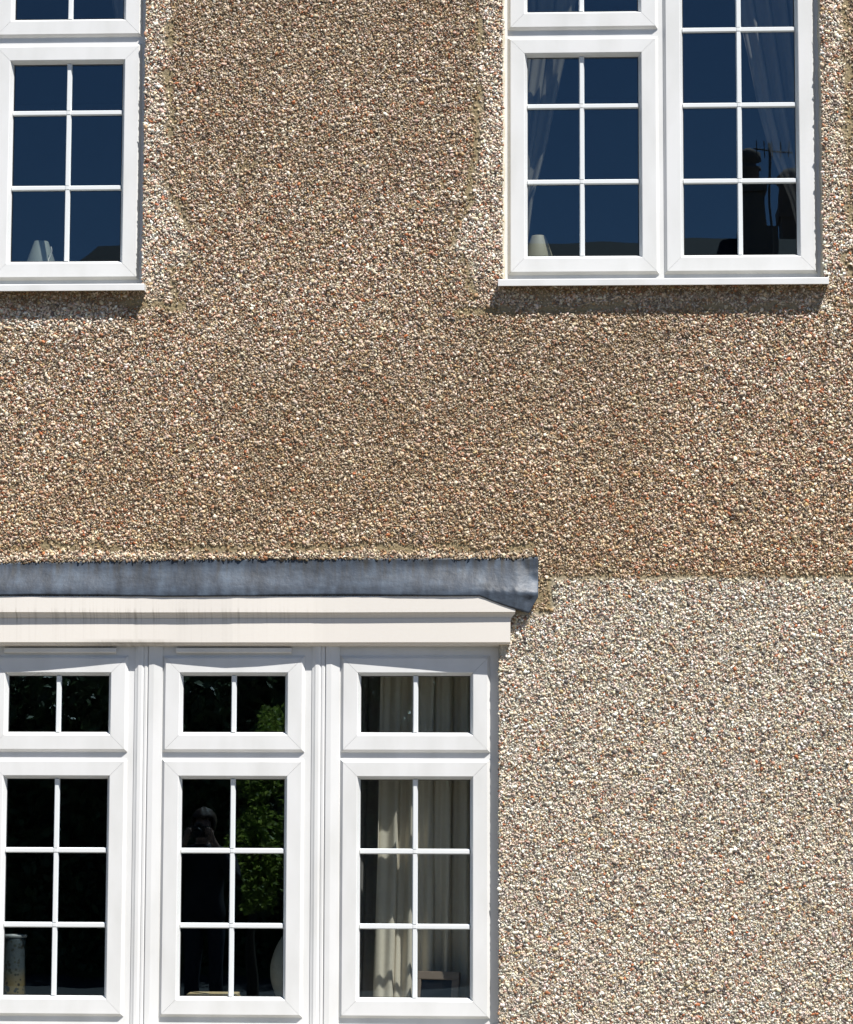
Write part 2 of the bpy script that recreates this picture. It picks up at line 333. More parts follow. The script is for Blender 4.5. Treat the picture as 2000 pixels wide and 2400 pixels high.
    idx = np.where(pat > .5, idx_p, np.where(new > .5, idx_n, idx_o)); idx = np.clip(idx, 0, len(PAL)-1)
    SC = PAL[idx]*rng.uniform(.62, 1.22, (n, 1))*rng.uniform(.94, 1.06, (n, 3))
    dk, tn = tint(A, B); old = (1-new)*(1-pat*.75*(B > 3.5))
    film = np.array([.205, .155, .09]); kk = (dk*.55*old)[:, None]*rng.uniform(.3, 1.5, (n, 1)); kk = np.clip(kk, 0, .85)  # film colour also tones the painted shade below the sills
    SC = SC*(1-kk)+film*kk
    tt = (tn*old*.30)[:, None]; SC = SC*(1-tt)+SC*np.array([1.0, .86, .62])*tt
    dark_edge = np.exp(-((B-np.interp(A, [-2.85, -2.04, -1.6, -1.09, -.6, -.12, -.047], [2.437, 2.440, 2.449, 2.454, 2.454, 2.457, 2.464]))/.0065)**2)*(A < -.05)*.85
    SC = SC*(1-dark_edge[:, None])+np.array([.07, .058, .032])*dark_edge[:, None]  # stones darker along the top edge of the lead
    jk = (jt*.5)[:, None]; SC = SC*(1-jk)+mc_j*jk
    SC = SC*(np.array([1.17, 1.065, .95])*(1-new[:, None])+np.array([1.13, 1.08, .99])*new[:, None])*(1+.10*pat[:, None]); SC = np.clip(SC, .01, .9)
    nb = len(V); SV = P.reshape(-1, 3); SFc = (TF[None]+(np.arange(n)*12)[:, None, None]+nb).reshape(-1, 3)
    VV = np.vstack([V, SV]); CC = np.vstack([C, np.repeat(SC, 12, 0)]); CC = np.hstack([CC, np.ones((len(CC), 1))])
    me = bpy.data.meshes.new('wall'); me.vertices.add(len(VV)); me.vertices.foreach_set('co', VV.astype(np.float32).ravel())
    nq, ntri = len(F), len(SFc); me.loops.add(nq*4+ntri*3); me.polygons.add(nq+ntri)
    me.loops.foreach_set('vertex_index', np.concatenate([F.ravel(), SFc.ravel()]).astype(np.int32))
    ls = np.concatenate([np.arange(nq)*4, nq*4+np.arange(ntri)*3]).astype(np.int32)
    me.polygons.foreach_set('loop_start', ls)
    me.polygons.foreach_set('material_index', np.concatenate([np.zeros(nq), np.ones(ntri)]).astype(np.int32))
    at = me.attributes.new('wall_color', 'FLOAT_COLOR', 'POINT'); at.data.foreach_set('color', CC.astype(np.float32).ravel())
    me.update(calc_edges=True)
    return link('wall', me, [M_mortar, M_stone], parent)

house = empty('house', (0, 0, 0))
tag(house, 'house front in brown and cream pebbledash with white georgian-bar windows', 'house')
make_wall(house)

# ------------------------------------------------------------------ windows
SY, FY, GY = .026, .040, .058
SASH = [(0, .052), (0, .0375), (.0035, .0335), (.010, SY), (.0605, SY), (.0625, SY+.0015), (.073, GY-.006), (.073, GY+.008), (.062, GY+.02), (.01, GY+.02)]
def sash(parent, x0, x1, z0, z1):
    m = MB(); g = .00045; n = len(SASH)
    cor = [(x0, z0, 1, 1), (x1, z0, -1, 1), (x1, z1, -1, -1), (x0, z1, 1, -1)]
    for k in range(4):
        c0, c1 = cor[k], cor[(k+1) % 4]; dx = np.sign(c1[0]-c0[0]); dz = np.sign(c1[1]-c0[1])
        vs = []
        for c, sg in ((c0, 1), (c1, -1)):
            for (i, y) in SASH: vs.append((c[0]+c[2]*i+dx*g*sg, y, c[1]+c[3]*i+dz*g*sg))
        m.add(vs, [(i, (i+1) % n, n+(i+1) % n, n+i) for i in range(n)]+[tuple(range(n)), tuple(range(n, 2*n))])
    return m.build('casement', M_pvc, parent)
def bar(parent, a0, a1, c, vertical, dy=0):
    h = .0098; y = GY-.0035; t = GY-.0145-dy
    prof = [(-h, y), (-h, y-.003), (-h+.0035, t), (h-.0035, t), (h, y-.003), (h, y)]
    m = MB()
    if vertical: m.ext([(c+p[0], p[1]) for p in prof], a0, a1, 'z')
    else: m.ext([(p[1], c+p[0]) for p in prof], a0, a1, 'x')
    return m.build('glazing_bar', M_bar, parent)
def casement(parent, x0, x1, z0, z1, vx, hz):
    sash(parent, x0, x1, z0, z1)
    i = .073; m = MB(); m.box(x0+i-.004, x1-i+.004, GY-.003, GY+.003, z0+i-.004, z1-i+.004); m.build('pane', M_glass, parent)
    m = MB(); A = [(x0+i, z0+i), (x1-i, z0+i), (x1-i, z1-i), (x0+i, z1-i)]; q = .0022; y = GY-.0062
    Bq = [(x0+i+q, z0+i+q), (x1-i-q, z0+i+q), (x1-i-q, z1-i-q), (x0+i+q, z1-i-q)]
    m.add([(a, y, b) for a, b in A]+[(a, y, b) for a, b in Bq]+[(a, GY-.0031, b) for a, b in Bq], [(k, (k+1) % 4, 4+(k+1) % 4, 4+k) for k in range(4)]+[(4+k, 4+(k+1) % 4, 8+(k+1) % 4, 8+k) for k in range(4)])
    m.build('gasket', M_gasket, parent)
    zs = [z0+i]+sorted(hz)+[z1-i]
    for k in range(len(zs)-1):
        bar(parent, zs[k]+(.0088 if k else 0), zs[k+1]-(.0088 if k < len(zs)-2 else 0), vx, True, .001)
    for h in hz: bar(parent, x0+i, x1-i, h, False)
    for h in hz:   # little cross-shaped joint caps
        m = MB(); m.box(vx-.0065, vx+.0065, GY-.0163, GY-.0143, h-.0065, h+.0065); m.build('glazing_bar_joint', M_bar, parent, bevel=.001)
def grid_frame(name, parent, xs, zs, void, y0, y1, material):
    """members of a fixed frame as one mesh with the openings left out"""
    m = MB()
    S = [[(i, j) not in void for j in range(len(zs)-1)] for i in range(len(xs)-1)]
    for i in range(len(xs)-1):
        for j in range(len(zs)-1):
            if not S[i][j]: continue
            a, b, c, d = xs[i], xs[i+1], zs[j], zs[j+1]
            m.add([(a, y0, c), (b, y0, c), (b, y0, d), (a, y0, d)], [(0, 1, 2, 3)]); m.add([(a, y1, c), (b, y1, c), (b, y1, d), (a, y1, d)], [(3, 2, 1, 0)])
            if i == 0 or not S[i-1][j]: m.add([(a, y0, c), (a, y1, c), (a, y1, d), (a, y0, d)], [(3, 2, 1, 0)])
            if i == len(xs)-2 or not S[i+1][j]: m.add([(b, y0, c), (b, y1, c), (b, y1, d), (b, y0, d)], [(0, 1, 2, 3)])
            if j == 0 or not S[i][j-1]: m.add([(a, y0, c), (b, y0, c), (b, y1, c), (a, y1, c)], [(0, 1, 2, 3)])
            if j == len(zs)-2 or not S[i][j+1]: m.add([(a, y0, d), (b, y0, d), (b, y1, d), (a, y1, d)], [(3, 2, 1, 0)])
    me = bpy.data.meshes.new(name); me.from_pydata(m.v, [], m.f)
    import bmesh
    b = bmesh.new(); b.from_mesh(me); bmesh.ops.remove_doubles(b, verts=b.verts, dist=1e-5); bmesh.ops.recalc_face_normals(b, faces=b.faces); b.to_mesh(me); b.free()
    return link(name, me, material, parent)
def upper_window(X, dz, mirror, label):
    """two-light window, 1.189 wide: tall casement beside a casement with a top light"""
    s = -1 if mirror else 1
    def rng_(a, b): return (X+s*a, X+s*b) if s > 0 else (X-b, X-a)
    W = 1.189; T = 5.02+dz; B = 3.492+dz
    xs = [0, .030, .573, .593, .603, 1.159, W]; 
    # fixed frame members behind the casements
    A = [0, .045, .555, .625, 1.145, W]; xs_ = sorted(X+s*a for a in A); zs_ = [B, 3.548+dz, 4.405+dz, 4.485+dz, 4.96+dz, T]
    n = len(xs_)-1
    tall = 1 if mirror else 3; spl = 3 if mirror else 1
    void = {(tall, 1), (tall, 2), (tall, 3), (spl, 1), (spl, 3)}
    fr = grid_frame('window', house, xs_, zs_, void, FY, FY+.06, M_pvc); fr['label'] = label
    vx1 = X+s*.297; vx2 = X+s*.886
    a, b = rng_(.020, .583); casement(fr, a, b, 3.524+dz, 4.431+dz, vx1, [3.879+dz, 4.169+dz])
    casement(fr, a, b, 4.461+dz, 4.975+dz, vx1, [])
    a, b = rng_(.603, 1.169); casement(fr, a, b, 3.524+dz, 4.975+dz, vx2, [3.878+dz, 4.168+dz, 4.458+dz, 4.748+dz])
    # sill
    m = MB(); a, b = rng_(-.015, W+.012)
    m.ext([(.045, B+.006), (-.046, B), (-.050, B-.003), (-.050, B-.025), (-.046, B-.026), (-.046, B-.013), (.045, B-.010)], a, b, 'x')
    darken_top(m.build('sill', M_pvc, fr))
    # end caps of the sill
    for e0 in (a, b):
        m = MB(); m.box(e0-.001, e0+.001, -.0495, .0, B-.0255, B-.001); m.build('sill_cap', M_pvc, fr)
    # sealant beads against the render
    for c, sg in ((X, s), (X+s*W, -s)):
        m = MB(); pts = []
        zz = np.linspace(B, T, 60)
        for q, z in enumerate(zz):
            wv = .0055+.0018*math.sin(q*.9+X)+.001*math.sin(q*2.3)
            pts.append([(c-sg*.004, .010, z), (c+sg*wv, .030, z), (c+sg*(wv+.002), .041, z)])
        vs = [p for t in pts for p in t]; m.add(vs, [(3*q+i, 3*q+i+1, 3*q+i+4, 3*q+i+3) for q in range(len(zz)-1) for i in range(2)])
        m.build('sealant', M_seal, fr, smooth=True)
    # inner window board
    m = MB(); m.box(min(xs_), max(xs_), .105, .34, 3.540+dz, 3.565+dz); m.build('window_board', M_board, fr)
    return fr
w1 = upper_window(-.178, 0, False, 'upper window on the right with two lights side by side')
w2 = upper_window(-1.527, -.008, True, 'upper window cut by the left edge of the photo')

# bay / long ground floor window, four units of which two and a half show
units = [(-2.738, -2.215, -2.477), (-2.084, -1.564, -1.824), (-1.433, -.908, -1.1715), (-.774, -.225, -.4995)]
xs_ = [-2.79]; void = set()
for k, (a, b, c) in enumerate(units): xs_ += [a+.03, b-.03]; 
xs_ += [-.193]; zs_ = [.742, .812, 1.694, 1.774, 2.078, 2.195]
for k in range(4): void |= {(1+2*k, 1), (1+2*k, 3)}
bay = grid_frame('bay_window', house, xs_, zs_, void, FY, FY+.06, M_pvc); bay['label'] = 'wide ground floor window with small top lights and cream cornice'
for (a, b, c) in units:
    casement(bay, a, b, .785, 1.721, c, [1.114, 1.386]); casement(bay, a, b, 1.747, 2.101, c, [])
for k in range(3):    # coupling mullions: reeded cover on the left of a joint, flat cover on the right
    xl = units[k][1]; xr = units[k+1][0]; c = (xl+xr)/2+.009; z0, z1 = .742, 2.190
    prof = [(c-.0012, FY+.001), (c-.0012, FY-.006), (c-.005, FY-.0085), (c-.012, FY-.0085), (c-.0165, FY-.005), (c-.018, FY-.0075), (c-.024, FY-.0098), (c-.036, FY-.0098), (c-.042, FY-.006), (c-.049, FY-.0035), (c-.049, FY+.001)]
    m = MB(); m.ext(prof, z0, z1, 'z'); m.build('mullion', M_pvc, bay)
    prof = [(c+.0012, FY+.001), (c+.0012, FY-.008), (c+.004, FY-.0105), (c+.022, FY-.0115), (c+.040, FY-.0085), (c+.0535, FY-.006), (c+.0535, FY+.001)]
    m = MB(); m.ext(prof, z0, z1, 'z'); m.build('mullion', M_pvc, bay)
for (a, b) in ((-2.026, -1.608), (-1.385, -.957)):   # trickle vents under the cornice
    m = MB(); m.ext([(FY, 2.110), (FY-.012, 2.110), (FY-.020, 2.115), (FY-.020, 2.129), (FY, 2.1335)], a, b, 'x')
    m.build('trickle_vent', M_pvc, bay, bevel=.001)
m = MB(); m.ext([(.045, .756), (-.045, .741), (-.050, .738), (-.050, .712), (-.046, .711), (.045, .722)], -2.81, -.19, 'x'); darken_top(m.build('sill', M_pvc, bay))
m = MB(); m.box(-2.79, -.195, .105, .40, .775, .80); m.build('window_board', M_board, bay)

# ------------------------------------------------------------------ cornice over the bay window
cx_ = [-2.9, -2.3, -2.084, -1.95, -1.82, -1.70, -1.60, -1.53, -1.40, -1.30, -1.17, -1.05, -.93, -.86, -.74, -.60, -.46, -.32, -.22, -.149]
cd_ = [.045, .052, .052, .050, .046, .041, .036, .0335, .034, .038, .0425, .040, .035, .032, .034, .039, .044, .050, .053, .054]
def prot(x): return np.interp(x, cx_, cd_)
def upper_y(x): return SY-float(prot(x))-.0125-.005*float(np.interp(x, [-2.1, -.2], [1, 0]))
def cornice():
    m = MB(); xs = np.concatenate([np.arange(-2.85, -.149, .03), [-.149]]); rows = []
    for x in xs:
        e = (x-xs[0])/(xs[-1]-xs[0])
        yf = SY-prot(x); yu = upper_y(x)
        xe = x if x < -.1495 else x
        # top of upper fascia .. back of soffit ; at the right end upper rows step outwards
        o = .018 if x >= -.1495 else 0
        lip = .0015*math.sin(x*7)*.3
        rows.append([(x+o, .0, 2.330), (x+o, yu-.002, 2.318), (x+o, yu-.004, 2.315), (x+o, yu-.004, 2.2580), (x+o, yu+.000, 2.2575), (x+o, yu+.0005, 2.2615), (x+o, yu+.0035, 2.2615), (x+o, yu+.004, 2.2555),
                     (x+o*.8, yu+.009, 2.250), (x+o*.35, yu+.0135, 2.2415), (x, yf+.003, 2.2365), (x, yf, 2.2365), (x, yf, 2.149+lip), (x, yf+.0025, 2.1475),
                     (x, yf+.010, 2.1475), (x, yf+.012, 2.1425), (min(x, -.165), FY-.012, 2.1355), (min(x, -.165), FY-.012, 2.150)])
    n = len(rows[0]); vs = [p for rw in rows for p in rw]
    fs = [(k*n+i, k*n+i+1, (k+1)*n+i+1, (k+1)*n+i) for k in range(len(rows)-1) for i in range(n-1)]
    fs.append(tuple(range((len(rows)-1)*n, len(rows)*n)))
    m.add(vs, fs); m.box(-2.85, -.150, FY-.013, -.0 if False else .038, 2.150, 2.19)
    return m.build('cornice', M_corn, house)
corn = cornice(); corn['label'] = 'cream two-step cornice over the ground floor window'
# lead flashing
def flashing():
    xs = np.concatenate([np.arange(-2.85, -.40, .02), np.arange(-.40, -.0465, .0059)]); xs = np.append(xs[xs < -.048], -.047)
    nv = 22; V = []; Fc = []; na = VNoise(21); nbz = VNoise(22)
    for x in xs:
        top = np.interp(x, [-2.85, -2.04, -1.6, -1.09, -.6, -.12, -.047], [2.44, 2.443, 2.452, 2.458, 2.458, 2.460, 2.464])+(na(x, 0, 30, 3)-.5)*.008*(x < -.12)
        if x < -.27: bot = 2.319+.003*math.sin(x*6)+.002*(na(x, 5, 12, 2)-.5)
        elif x < -.081: bot = 2.3195-(x+.27)/.189*.0665-.004*math.sin((x+.27)/.189*math.pi)
        else: bot = 2.253+(x+.081)/.034*.062
        t = float(ss(np.array(x), -.36, -.14))
        for k in range(nv+1):
            v = k/nv; z = top+(bot-top)*v
            zz = (z-2.319)/.14    # 1 at top 0 at fascia
            yl = -.0045+(upper_y(x)-.0040)*float(ss(np.array(1-zz), .10, 1.0))
            # towards the free corner the sheet hangs over the end of the cornice and is dressed into a crease
            cr = 2.338-.010*t; yb = upper_y(min(x, -.149))-.009
            if z > cr: yc = -.0045+(yb+.0045)*(1-(z-cr)/(top-cr))**1.35
            else: yc = yb+(cr-z)*.16
            yc += .020*float(ss(np.array(x), -.13, -.047))
            dent = math.exp(-((x+.085)/.022)**2-((z-2.300)/.016)**2); yc += .007*dent-.004*math.exp(-((x+.075)/.03)**2-((z-2.326)/.006)**2)
            yr = yl*(1-t)+yc*t+.0022*(nbz(x, z, 14, 3)-.5)+.0012*(nbz(x, z, 45, 2)-.5)
            lim = (-.0045 if z > 2.41 else -.0085) if (x > -.126 or z > 2.34 or t == 0) else upper_y(x)-.0065
            V.append((x, min(yr, lim), z))
    n = nv+1; me = bpy.data.meshes.new('lead_flashing')
    Fc = [(i*n+k, i*n+k+1, (i+1)*n+k+1, (i+1)*n+k) for i in range(len(xs)-1) for k in range(nv)]
    me.from_pydata(V, [], Fc); me.polygons.foreach_set('use_smooth', [True]*len(Fc))
    o = link('lead_flashing', me, M_lead, house); md = o.modifiers.new('s', 'SOLIDIFY'); md.thickness = .0022; md.offset = -1
    o['label'] = 'weathered blue-grey lead strip with a curled right corner'
    return o
flashing()
# roof edge above the picture
M_roof = mat('roof_tile', (.12, .07, .05), .8); noisy(M_roof, (.10, .06, .045), (.17, .10, .07), (1, 1, 1), 12)
m = MB(); m.ext([(-.16, 5.55), (-.16, 5.66), (4.6, 8.2), (4.6, 8.05), (.0, 5.601), (.0, 5.55)], -4.7, 3.5, 'x'); m.build('roof', M_roof, house)
# interior rooms (dim plaster, one closed shell per storey)
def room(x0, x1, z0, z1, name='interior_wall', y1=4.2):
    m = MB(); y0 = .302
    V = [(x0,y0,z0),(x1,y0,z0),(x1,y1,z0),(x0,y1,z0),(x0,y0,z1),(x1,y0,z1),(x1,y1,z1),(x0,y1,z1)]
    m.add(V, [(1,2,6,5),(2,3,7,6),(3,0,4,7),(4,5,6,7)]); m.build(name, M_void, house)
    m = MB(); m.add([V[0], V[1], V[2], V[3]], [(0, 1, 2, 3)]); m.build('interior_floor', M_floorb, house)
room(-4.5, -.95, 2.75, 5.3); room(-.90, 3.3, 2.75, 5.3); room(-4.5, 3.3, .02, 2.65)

# ------------------------------------------------------------------ things behind the glass
M_cloth = mat('cream_cloth', (.66, .60, .51), .9, .2); M_net = mat('grey_cloth', (.20, .19, .185), .9, .2); M_tie = mat('pale_cloth', (.16, .155, .14), .9, .2)
def curtain(name, label, left, right, z0, z1, y, folds, amp, material, seed=0):
    """left/right: functions of z giving the edges; vertical pleats"""
    nx, nz = folds*14, 50; V = []; rn = random.Random(seed); ph = [rn.uniform(-.5, .5) for _ in range(folds+2)]; am = [rn.uniform(.6, 1.3) for _ in range(folds+2)]
    for j in range(nz+1):
        z = z1+(z0-z1)*j/nz; a, b = left(z), right(z)
        for i in range(nx+1):
            uu = i/nx; q = uu*folds; k = int(q); p = 2*math.pi*(q+.22*math.sin(2*math.pi*q+ph[k])+.12*math.sin(z*2.3+k))
            yy = y+amp*am[k]*math.sin(p)+.25*amp*math.sin(2*p+ph[k])+.006*math.sin(z*5+uu*7)
            V.append((a+(b-a)*uu+amp*.25*math.cos(p), yy, z))
    F = [(j*(nx+1)+i, j*(nx+1)+i+1, (j+1)*(nx+1)+i+1, (j+1)*(nx+1)+i) for j in range(nz) for i in range(nx)]
    me = bpy.data.meshes.new(name); me.from_pydata(V, [], F); me.polygons.foreach_set('use_smooth', [True]*len(F))
    o = link(name, me, material); md = o.modifiers.new('s', 'SOLIDIFY'); md.thickness = .0015
    return tag(o, label, 'curtain')
def lerp(z, pts):
    zz = [p[0] for p in pts]; return float(np.interp(z, zz, [p[1] for p in pts]))
curtain('curtain', 'long cream curtain in deep folds behind the rightmost ground floor light', lambda z: -.655-.02*(1.6-z), lambda z: -.17, .80, 2.25, .290, 7, .033, M_cloth, 3)
curtain('curtain', 'grey curtain lining hanging left of the cream folds in the ground floor window', lambda z: -.86, lambda z: -.635-.03*(1.6-z), .80, 2.25, .36, 3, .016, M_net, 5)
curtain('curtain', 'pale tied-back curtain at the left side of the upper right window', lambda z: -.22, lambda z: lerp(z, [(3.6, -.10), (3.85, -.07), (4.05, -.02), (4.2, .01), (4.5, .075), (5.0, .16)]), 3.62, 5.0, .20, 4, .020, M_tie, 8)
curtain('curtain', 'grey tied-back curtain at the right side of the upper right window', lambda z: lerp(z, [(3.6, .97), (3.85, .91), (4.05, .83), (4.2, .79), (4.45, .74), (5.0, .62)]), lambda z: 1.04, 3.62, 5.0, .22, 5, .018, M_net, 12)
curtain('curtain', 'sliver of grey curtain in the top corner of the upper left window', lambda z: lerp(z, [(3.6, -1.50), (4.0, -1.55), (4.2, -1.615), (4.5, -1.67), (5.0, -1.76)]), lambda z: -1.49, 3.62, 5.0, .20, 3, .018, M_net, 15)
M_shade = mat('frosted_shade', (.24, .27, .255), .5); M_base = mat('lamp_base', (.5, .48, .44), .4)
M_shade2 = mat('cream_shade', (.33, .31, .24), .6)
def lamp(x, y, z0, label, ms):
    o = empty('table_lamp', (x, y, z0)); tag(o, label, 'lamp')
    m = MB(); m.lathe([(.0, 0), (.035, 0), (.036, .006), (.012, .012), (.008, .03), (.010, .045), (.006, .05), (0, .05)], (0, 0, 0)); m.build('lamp_base', M_base, o, smooth=True)
    m = MB(); m.lathe([(.061, .030), (.0615, .032), (.0275, .128), (.0265, .130), (.026, .128), (.059, .032)], (0, 0, 0), 40); m.build('lamp_shade', ms, o, smooth=True)
    return o
lamp(-1.957, .235, 3.575, 'small lamp with a pale green-grey shade on the sill of the upper left window', M_shade)
lamp(-.045, .235, 3.583, 'small lamp with a pale cream shade on the sill of the upper right window', M_shade2)
# curled cord beside the left lamp
def tube(name, pts, rad, material, parent=None, n=8):
    m = MB(); P = [Vector(p) for p in pts]; vs = []
    for i, p in enumerate(P):
        t = (P[min(i+1, len(P)-1)]-P[max(i-1, 0)]).normalized(); a = t.orthogonal().normalized(); b = t.cross(a)
        for k in range(n): q = 2*math.pi*k/n; vs.append(p+a*rad*math.cos(q)+b*rad*math.sin(q))
    m.add(vs, [(i*n+k, i*n+(k+1) % n, (i+1)*n+(k+1) % n, (i+1)*n+k) for i in range(len(P)-1) for k in range(n)])
    return m.build(name, material, parent, smooth=True)
M_white = mat('white_cord', (.7, .7, .68), .6)
tag(tube('cord', [(-1.918+.005*math.sin(t*9)+.006*t, .19+.004*math.cos(t*9), 3.56+.115*t) for t in np.linspace(0, 1, 40)], .0022, M_white),
    'thin curled white cord standing beside the upper left lamp', 'cord')
# vases
M_vase = mat('patterned_vase', (.2, .24, .27), .4)
def vase_nodes(mt):
    L = mt.node_tree.links; p = mt.node_tree.nodes['Principled BSDF']; co = coords(mt)
    sx = nd(mt, 'ShaderNodeSeparateXYZ'); L.new(co, sx.inputs[0])
    rp = nd(mt, 'ShaderNodeValToRGB'); mr = nd(mt, 'ShaderNodeMapRange'); L.new(sx.outputs[2], mr.inputs[0]); mr.inputs[1].default_value = 0; mr.inputs[2].default_value = .27
    L.new(mr.outputs[0], rp.inputs[0]); e = rp.color_ramp.elements; e[0].color = (.14, .11, .05, 1); e[0].position = .3; e[1].color = (.045, .06, .072, 1); e[1].position = .55
    v = nd(mt, 'ShaderNodeTexVoronoi'); v.inputs['Scale'].default_value = 60; L.new(co, v.inputs['Vector'])
    n = nd(mt, 'ShaderNodeTexNoise'); n.inputs['Scale'].default_value = 18; L.new(co, n.inputs['Vector'])
    ad = nd(mt, 'ShaderNodeMath', operation='MULTIPLY_ADD'); L.new(n.outputs['Fac'], ad.inputs[0]); ad.inputs[1].default_value = 1.4; L.new(v.outputs['Distance'], ad.inputs[2])
    st = nd(mt, 'ShaderNodeMapRange'); L.new(ad.outputs[0], st.inputs[0]); st.inputs[1].default_value = 1.0; st.inputs[2].default_value = .92
    mx = nd(mt, 'ShaderNodeMix', data_type='RGBA'); L.new(st.outputs[0], mx.inputs[0]); L.new(rp.outputs[0], mx.inputs[6]); mx.inputs[7].default_value = (.02, .022, .02, 1); L.new(mx.outputs[2], p.inputs['Base Color'])
vase_nodes(M_vase)
o = empty('vase', (-2.005, .22, .80)); tag(o, 'tall patterned vase, blue-grey above and ochre below, in the leftmost ground floor light', 'vase')
m = MB(); m.lathe([(0, 0), (.040, 0), (.043, .01), (.041, .14), (.039, .235), (.042, .262), (.040, .264), (.036, .24), (.036, .02), (0, .02)], (0, 0, 0), 40); m.build('vase_body', M_vase, o, smooth=True)
m = MB(); m.lathe([(.0415, .258), (.0455, .262), (.0455, .268), (.0405, .268), (.0395, .262)], (0, 0, 0), 40); m.build('rim', mat('vase_rim', (.25, .28, .3), .4), o, smooth=True)
o = MB(); prof = [(0, 0), (.05, 0)]+[(.115*math.sin(math.pi*(.16+.74*t))**.8, .30*t) for t in np.linspace(0.03, 1, 24)]+[(.03, .315), (0, .315)]
o.lathe(prof, (-.935, .26, .80), 48); tag(o.build('urn', mat('grey_ceramic', (.30, .31, .29), .45), None, smooth=True), 'large rounded grey urn half hidden by the frame of the middle ground floor light', 'urn')
m = MB(); m.box(-1.36, -1.16, .16, .30, .800, .846); m.box(-1.35, -1.165, .165, .295, .846, .858); tag(m.build('tray', mat('pale_wood', (.62, .50, .30), .5), None, bevel=.003), 'pale wooden tray lying on the sill in the middle ground floor light', 'tray')
# picture frame leaning on the sill
o = empty('picture_frame', (-.43, .16, .80)); tag(o, 'brown picture frame with dark picture standing in front of the cream curtain', 'picture frame')
M_fr = mat('brown_frame', (.22, .17, .14), .45)
m = MB(); m.box(-.088, .088, -.010, .010, 0, .030); m.box(-.088, .088, -.010, .010, .116, .146); m.box(-.088, -.060, -.0095, .0095, .030, .116); m.box(.060, .088, -.0095, .0095, .030, .116); m.build('frame', M_fr, o, bevel=.003)
m = MB(); m.box(-.062, .062, -.002, .006, .028, .118); m.build('picture', mat('dark_picture', (.012, .012, .015), .3), o)
o.rotation_euler = (math.radians(-12), 0, math.radians(-16))

# ------------------------------------------------------------------ outside, seen only as reflections in the panes
M_ground = mat('asphalt', (.05, .05, .052), .9); noisy(M_ground, (.04, .04, .042), (.065, .065, .065), (1, 1, 1), 30)
m = MB(); m.box(-400, 400, -400, 400, -.5, -.05); tag(m.build('ground', M_ground), kind='structure')
M_grass = mat('grass', (.05, .075, .025), .9); noisy(M_grass, (.035, .055, .018), (.075, .10, .035), (1, 1, 1), 20)
M_pave = mat('paving', (.14, .125, .10), .85); noisy(M_pave, (.12, .105, .085), (.17, .155, .125), (1, 1, 1), 8)
m = MB(); m.box(-14, 12, -8.2, -.005, -.049, .0); tag(m.build('driveway', M_pave), kind='structure')
m = MB(); m.box(-14, 12, -22, -14.2, -.05, .02); tag(m.build('lawn', M_grass), kind='structure')
def leaf_mat(name, c1, c2):
    mt = mat(name, c1, .45, .4); L = mt.node_tree.links; p = mt.node_tree.nodes['Principled BSDF']
    a = nd(mt, 'ShaderNodeObjectInfo'); g = nd(mt, 'ShaderNodeNewGeometry'); mx = nd(mt, 'ShaderNodeMix', data_type='RGBA')
    L.new(g.outputs['Random Per Island'], mx.inputs[0]); mx.inputs[6].default_value = (*c1, 1); mx.inputs[7].default_value = (*c2, 1); L.new(mx.outputs[2], p.inputs['Base Color'])
    return mt
def leaves(name, material, parent, pts, size, up, seed):
    rg = np.random.default_rng(seed); n = len(pts)
    d = rg.normal(0, 1, (n, 3)); d[:, 2] += up; d /= np.linalg.norm(d, axis=1)[:, None]
    t = np.cross(d, rg.normal(0, 1, (n, 3))); t /= np.linalg.norm(t, axis=1)[:, None]; b = np.cross(d, t)
    s = size*rg.uniform(.6, 1.3, (n, 1)); 
    Vv = np.stack([pts-t*s, pts-b*s*.55+d*s*.12, pts+t*s, pts+b*s*.55+d*s*.12], 1).reshape(-1, 3)
    Fc = np.arange(n*4).reshape(-1, 4)
    me = bpy.data.meshes.new(name); me.from_pydata(Vv.tolist(), [], Fc.tolist()); return link(name, me, material, parent)
M_dark = leaf_mat('conifer_leaf', (.05, .08, .028), (.11, .17, .055)); M_lit = leaf_mat('shrub_leaf', (.22, .33, .05), (.50, .56, .12))
def translucent(mt, fac):
    L = mt.node_tree.links; p = mt.node_tree.nodes['Principled BSDF']; out = mt.node_tree.nodes['Material Output']
    t = nd(mt, 'ShaderNodeBsdfTranslucent'); ms = nd(mt, 'ShaderNodeMixShader'); ms.inputs[0].default_value = fac
    L.new(p.inputs['Base Color'].links[0].from_socket, t.inputs[0]); L.new(p.outputs[0], ms.inputs[1]); L.new(t.outputs[0], ms.inputs[2]); L.new(ms.outputs[0], out.inputs[0])
translucent(M_lit, .55)
M_wood = mat('bark', (.06, .045, .03), .9)
hed = empty('hedge', (-2.5, -15.0, 0)); tag(hed, 'tall dark evergreen hedge across the street, mirrored in the ground floor panes', 'hedge')
rg = np.random.default_rng(5); n = 60000
pts = np.stack([rg.uniform(-9, 7, n), rg.uniform(0, .9, n)**1.5, rg.uniform(0, 1, n)], 1); pts[:, 2] = pts[:, 2]*(2.95+.15*np.sin(pts[:, 0]*1.3)); pts[:, 1] = .9-pts[:, 1]+.25*np.sin(pts[:, 0]*2.1+pts[:, 2]*1.7)
leaves('foliage', M_dark, hed, pts, .06, 0, 6)
m = MB(); m.box(-9, 7, -1.2, .35, 0, 2.7); m.build('hedge_core', mat('hedge_core', (.012, .016, .008), 1), hed)
bs = empty('shrub', (-2.28, -10.55, 0)); tag(bs, 'bright green leafy shrub mirrored in the middle ground floor light', 'shrub')
n = 12000; q = rg.normal(0, 1, (n, 3)); q /= np.linalg.norm(q, axis=1)[:, None]; q = np.sign(q)*np.abs(q)**.65; rr = rg.uniform(.55, 1.0, (n, 1))*(1+.15*np.sin(q[:, :1]*9)*np.cos(q[:, 2:]*8))
